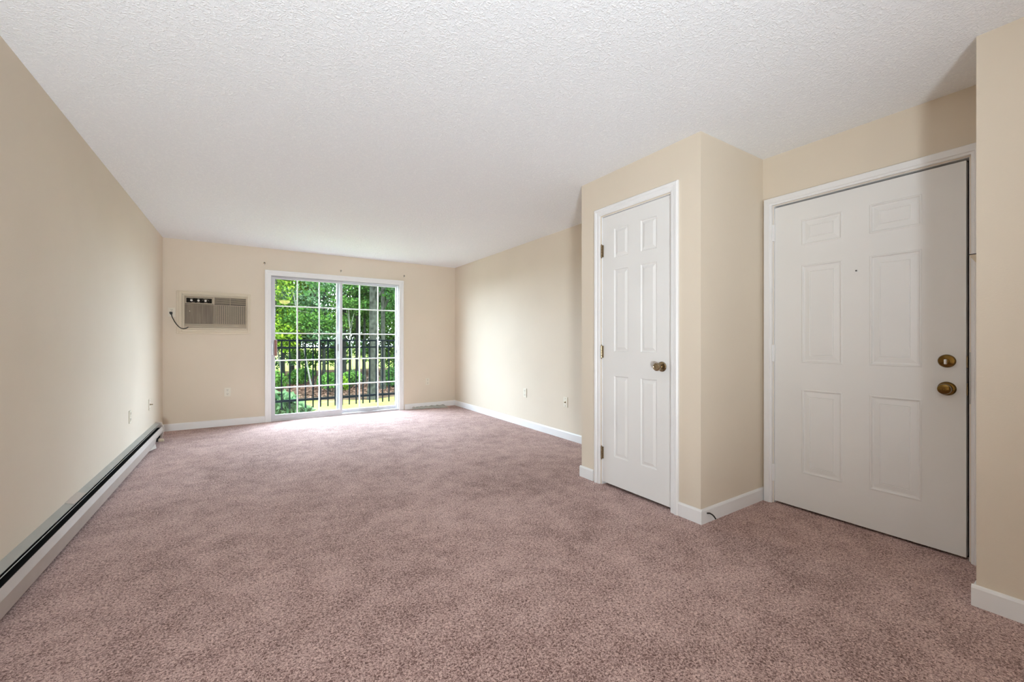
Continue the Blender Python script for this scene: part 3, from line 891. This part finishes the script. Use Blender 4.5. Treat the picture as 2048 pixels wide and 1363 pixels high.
for k in range(-9, 25):
    x = 0.466 + 0.1118 * k
    if bal is None:
        bal = MB().box(x - 0.010, x + 0.010, RY - 0.010, RY + 0.010, 0.045, 1.118).build('baluster', 'black_metal', rl)
        bx = x
    else:
        o = bal.copy()
        col.objects.link(o)
        o.parent = rl
        o.location = (x - bx, 0, 0)

# ------------------------------------------------------------------ garden: ground
G = -0.60
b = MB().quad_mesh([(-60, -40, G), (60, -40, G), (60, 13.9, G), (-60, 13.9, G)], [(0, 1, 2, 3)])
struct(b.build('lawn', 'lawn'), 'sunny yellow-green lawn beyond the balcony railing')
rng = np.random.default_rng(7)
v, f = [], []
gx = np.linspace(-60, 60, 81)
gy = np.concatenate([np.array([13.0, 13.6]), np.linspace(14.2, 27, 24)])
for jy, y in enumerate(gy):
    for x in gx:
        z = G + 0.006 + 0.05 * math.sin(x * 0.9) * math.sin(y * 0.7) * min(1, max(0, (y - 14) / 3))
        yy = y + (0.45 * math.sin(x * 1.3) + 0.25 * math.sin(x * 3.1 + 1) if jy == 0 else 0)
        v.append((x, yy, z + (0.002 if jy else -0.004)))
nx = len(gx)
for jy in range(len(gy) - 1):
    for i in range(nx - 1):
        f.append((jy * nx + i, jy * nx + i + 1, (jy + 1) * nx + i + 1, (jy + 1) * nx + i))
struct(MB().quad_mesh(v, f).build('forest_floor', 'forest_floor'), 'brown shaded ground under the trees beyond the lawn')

b = MB().quad_mesh([(-60, 26.6, G - 0.01), (60, 26.6, G - 0.01), (60, 140, G - 0.01), (-60, 140, G - 0.01)], [(0, 1, 2, 3)])
struct(b.build('far_clearing', 'lawn'), 'bright sunlit clearing glimpsed between the far trunks')

# ------------------------------------------------------------------ foliage helpers
def leaf_mesh(name, mat, centres, radii, n, size, seed, parent=None, aspect=0.55, droop=0.0, flat=False):
    """n small rhombic leaves inside the ellipsoids centres[i], radii[i]"""
    r = np.random.default_rng(seed)
    c = np.asarray(centres, float)
    rad = np.asarray(radii, float)
    wgt = rad.prod(axis=1) ** (2 / 3)
    pick = r.choice(len(c), n, p=wgt / wgt.sum())
    d = r.normal(size=(n, 3))
    d /= np.linalg.norm(d, axis=1)[:, None]
    rr = r.random(n) ** 0.45
    p = c[pick] + d * rr[:, None] * rad[pick]
    a = r.normal(size=(n, 3))
    a[:, 2] -= droop
    if flat:
        a[:, 2] *= 0.15
    a /= np.linalg.norm(a, axis=1)[:, None]
    w = np.cross(a, r.normal(size=(n, 3)))
    if flat:
        w = np.cross(a, np.array([0, 0, 1.0]) + 0.25 * r.normal(size=(n, 3)))
    w /= np.linalg.norm(w, axis=1)[:, None] + 1e-9
    s = size * (0.6 + 0.8 * r.random(n))[:, None]
    q = np.empty((n, 4, 3))
    q[:, 0] = p - a * s * 0.5
    q[:, 1] = p + w * s * aspect * 0.5
    q[:, 2] = p + a * s * 0.5
    q[:, 3] = p - w * s * aspect * 0.5
    off = np.zeros(3)
    if parent is not None:
        off = np.array(parent.location)
    q = (q - off).reshape(-1, 3)
    me = bpy.data.meshes.new(name)
    me.vertices.add(4 * n)
    me.vertices.foreach_set('co', q.ravel())
    me.loops.add(4 * n)
    me.loops.foreach_set('vertex_index', np.arange(4 * n, dtype=np.int32))
    me.polygons.add(n)
    me.polygons.foreach_set('loop_start', np.arange(0, 4 * n, 4, dtype=np.int32))
    me.update(calc_edges=True)
    me.validate()
    me.materials.append(M[mat])
    o = bpy.data.objects.new(name, me)
    col.objects.link(o)
    if parent is not None:
        o.parent = parent
    o['kind'] = 'stuff'
    return o

def tree(name, label, x, y, dia, height, bark, leaf, clumps, n, size, seed, lean=(0, 0), branches=5, group='trees beyond the railing', droop=0.3):
    """clumps: (dx, dy, z, rx, ry, rz) relative to the foot"""
    r = random.Random(seed)
    root = tag(empty(name, (x, y, G)), label, 'tree', group)
    pts, rs = [], []
    for k in range(9):
        t = k / 8
        pts.append((x + lean[0] * t + 0.03 * dia * r.uniform(-1, 1), y + lean[1] * t + 0.03 * dia * r.uniform(-1, 1), G - 0.03 + height * t))
        rs.append(dia / 2 * (1.25 if k == 0 else 1.0 - 0.45 * t))
    MB().tube(pts, rs, 14).build('trunk', bark, root, smooth=True)
    for k in range(min(branches, len(clumps))):
        cx, cy, cz = clumps[k][:3]
        t = r.uniform(0.45, 0.9)
        z0 = G + height * t
        p0 = Vector((x + lean[0] * t, y + lean[1] * t, z0))
        p1 = Vector((x + cx, y + cy, cz))
        pm = (p0 + p1) / 2 + Vector((0, 0, 0.15))
        MB().tube([p0, pm, p1], [dia * 0.16, dia * 0.11, dia * 0.04], 8).build('branch', bark, root, smooth=True)
    leaf_mesh('foliage', leaf, [(x + c[0], y + c[1], c[2]) for c in clumps], [c[3:6] for c in clumps], n, size, seed, root, droop=droop)
    return root

def clumps(seed, n, dx, dy, z0, z1, r0, r1, cx=0.0):
    r = random.Random(seed)
    out = []
    for _ in range(n):
        s = r.uniform(r0, r1)
        out.append((cx + r.uniform(-dx, dx), r.uniform(-dy, dy), r.uniform(z0, z1), s * 1.2, s, s * 0.7))
    return out

# the big trunk right of centre and its neighbours
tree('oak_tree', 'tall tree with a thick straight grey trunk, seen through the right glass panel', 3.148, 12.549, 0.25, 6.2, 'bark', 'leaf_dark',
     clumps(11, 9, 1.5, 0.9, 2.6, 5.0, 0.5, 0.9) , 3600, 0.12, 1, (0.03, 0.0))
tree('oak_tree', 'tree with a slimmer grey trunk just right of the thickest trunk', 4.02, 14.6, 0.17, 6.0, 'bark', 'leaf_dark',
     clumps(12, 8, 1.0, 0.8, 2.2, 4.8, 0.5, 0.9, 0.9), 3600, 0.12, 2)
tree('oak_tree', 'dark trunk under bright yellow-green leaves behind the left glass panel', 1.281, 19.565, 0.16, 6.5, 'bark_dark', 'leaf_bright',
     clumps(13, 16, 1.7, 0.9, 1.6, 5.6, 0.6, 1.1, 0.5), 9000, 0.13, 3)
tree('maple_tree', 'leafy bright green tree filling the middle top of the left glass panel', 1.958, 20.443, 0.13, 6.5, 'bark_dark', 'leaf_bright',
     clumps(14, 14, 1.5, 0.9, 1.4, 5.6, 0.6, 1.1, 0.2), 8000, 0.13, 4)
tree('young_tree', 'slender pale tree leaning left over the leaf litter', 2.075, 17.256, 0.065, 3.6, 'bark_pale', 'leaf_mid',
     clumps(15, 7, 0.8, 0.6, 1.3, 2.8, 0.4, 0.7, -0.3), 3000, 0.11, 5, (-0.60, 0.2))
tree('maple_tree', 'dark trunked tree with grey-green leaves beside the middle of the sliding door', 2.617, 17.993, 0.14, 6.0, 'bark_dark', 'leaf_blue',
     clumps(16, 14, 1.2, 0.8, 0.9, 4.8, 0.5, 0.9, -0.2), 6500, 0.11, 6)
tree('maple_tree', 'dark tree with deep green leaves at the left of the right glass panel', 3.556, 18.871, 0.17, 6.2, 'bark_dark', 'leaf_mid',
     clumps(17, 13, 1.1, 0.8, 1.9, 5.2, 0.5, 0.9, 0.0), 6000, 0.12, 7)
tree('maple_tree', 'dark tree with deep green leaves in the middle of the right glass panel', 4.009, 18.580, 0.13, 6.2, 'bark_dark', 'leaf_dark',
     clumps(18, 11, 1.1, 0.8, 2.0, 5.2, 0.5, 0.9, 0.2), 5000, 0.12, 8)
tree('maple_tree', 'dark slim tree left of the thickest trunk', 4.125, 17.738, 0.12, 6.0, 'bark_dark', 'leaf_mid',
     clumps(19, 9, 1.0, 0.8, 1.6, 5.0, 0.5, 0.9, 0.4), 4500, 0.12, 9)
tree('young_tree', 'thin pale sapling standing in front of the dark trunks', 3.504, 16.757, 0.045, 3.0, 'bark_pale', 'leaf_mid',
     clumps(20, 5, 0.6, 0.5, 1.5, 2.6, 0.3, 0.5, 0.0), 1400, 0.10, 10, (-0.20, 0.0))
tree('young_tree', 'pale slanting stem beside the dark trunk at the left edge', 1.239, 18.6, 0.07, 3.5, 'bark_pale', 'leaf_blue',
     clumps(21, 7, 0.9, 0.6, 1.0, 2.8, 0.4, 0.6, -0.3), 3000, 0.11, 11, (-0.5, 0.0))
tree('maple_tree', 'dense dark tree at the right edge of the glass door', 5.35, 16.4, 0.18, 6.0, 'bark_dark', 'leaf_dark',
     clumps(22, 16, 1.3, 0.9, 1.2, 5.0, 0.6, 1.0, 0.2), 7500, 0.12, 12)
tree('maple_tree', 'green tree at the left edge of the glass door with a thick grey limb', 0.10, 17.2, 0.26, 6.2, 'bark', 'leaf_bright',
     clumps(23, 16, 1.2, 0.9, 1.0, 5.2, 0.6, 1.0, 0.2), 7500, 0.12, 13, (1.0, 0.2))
# farther backdrop of real trees
k = 0
for (x, y, m_, lab) in ((-3.5, 19.5, 'leaf_mid', 'far tree left of the glass door view'), (-0.8, 24.0, 'leaf_bright', 'far bright tree behind the left edge trees'),
                        (2.1, 25.5, 'leaf_bright', 'far yellow-green tree behind the middle of the left panel'), (4.6, 25.0, 'leaf_mid', 'far green tree behind the door centre'),
                        (7.3, 24.0, 'leaf_mid', 'far green tree behind the thickest trunk'), (9.2, 21.0, 'leaf_dark', 'far dark tree at the right of the view')):
    tree('maple_tree', lab, x, y, 0.22, 7.0, 'bark_dark', m_, clumps(40 + k, 22, 2.0, 1.2, 1.7, 7.0, 0.8, 1.3), 8500, 0.17, 60 + k, branches=4)
    k += 1

# understory: low leafy trees behind the trunks
k = 0
for (x, y, m_, lab) in ((-1.6, 22.0, 'leaf_mid', 'low bushy tree behind the left end of the railing'), (0.9, 23.2, 'leaf_blue', 'low bushy tree under the bright left trees'),
                        (2.9, 22.6, 'leaf_mid', 'low bushy tree behind the door centre'), (5.9, 22.4, 'leaf_mid', 'low bushy tree behind the right panel trunks'),
                        (7.6, 20.6, 'leaf_dark', 'low dark bushy tree at the right end of the railing'), (4.75, 23.6, 'leaf_mid', 'low bushy tree just left of the thickest trunk, behind the dark stems')):
    tree('understory_tree', lab, x, y, 0.09, 2.4, 'bark_dark', m_, clumps(80 + k, 20, 1.25, 0.8, 0.0, 2.7, 0.45, 0.75), 6500, 0.13, 90 + k, branches=4)
    k += 1

# shrubs
def shrub(label, x, y, rx, rz, leaf, n, size, seed, droop=0.4, zc=None):
    root = tag(empty('shrub', (x, y, G)), label, 'shrub', 'shrubs beyond the railing')
    r = random.Random(seed)
    for k in range(4):
        a = r.uniform(0, 6.28)
        MB().tube([(x, y, G - 0.02), (x + 0.3 * rx * math.cos(a), y + 0.3 * rx * math.sin(a), G + rz * 0.6), (x + 0.7 * rx * math.cos(a), y + 0.7 * rx * math.sin(a), G + rz * 1.3)], [0.012, 0.009, 0.004], 6).build('stem', 'bark_dark', root)
    c = [(x + r.uniform(-.45, .45) * rx, y + r.uniform(-.4, .4) * rx, G + rz * r.uniform(0.6, 1.25)) for _ in range(7)]
    leaf_mesh('foliage', leaf, c, [(rx * 0.55, rx * 0.5, rz * 0.55)] * 7, n, size, seed, root, droop=droop)
    return root
shrub('grey-green drooping shrub just outside the lower left pane', 0.62, 9.6, 0.42, 0.42, 'leaf_blue', 900, 0.15, 31, 0.8)
shrub('low shrub beside the drooping one behind the left panel', 1.08, 9.9, 0.20, 0.24, 'leaf_blue', 220, 0.12, 32, 0.8)
shrub('bright green shrub at the lawn edge near the door centre', 2.35, 14.6, 0.50, 0.40, 'leaf_mid', 1500, 0.10, 33)
shrub('dark shrub in the leaf litter left of the leaning tree', 1.75, 17.9, 0.60, 0.42, 'leaf_mid', 1500, 0.11, 34)
shrub('green shrub at the foot of the trees in the right panel', 3.15, 15.6, 0.45, 0.40, 'leaf_mid', 1300, 0.10, 35)
shrub('small bright shrub at the left end of the right panel', 2.72, 14.9, 0.30, 0.30, 'leaf_bright', 800, 0.09, 36)
shrub('dark shrub right of the thickest trunk', 4.6, 15.2, 0.7, 0.5, 'leaf_dark', 1800, 0.11, 37)
shrub('green shrub at the left edge under the bright trees', 0.75, 16.2, 0.55, 0.45, 'leaf_mid', 1300, 0.11, 38)
# leaf litter
lo = leaf_mesh('leaf_litter', 'litter', [(3, 16.9, G + 0.05)], [(7.5, 3.4, 0.03)], 26000, 0.09, 77, flat=True)
tag(lo, 'reddish brown fallen leaves covering the ground under the trees', 'leaf litter', None, 'stuff')
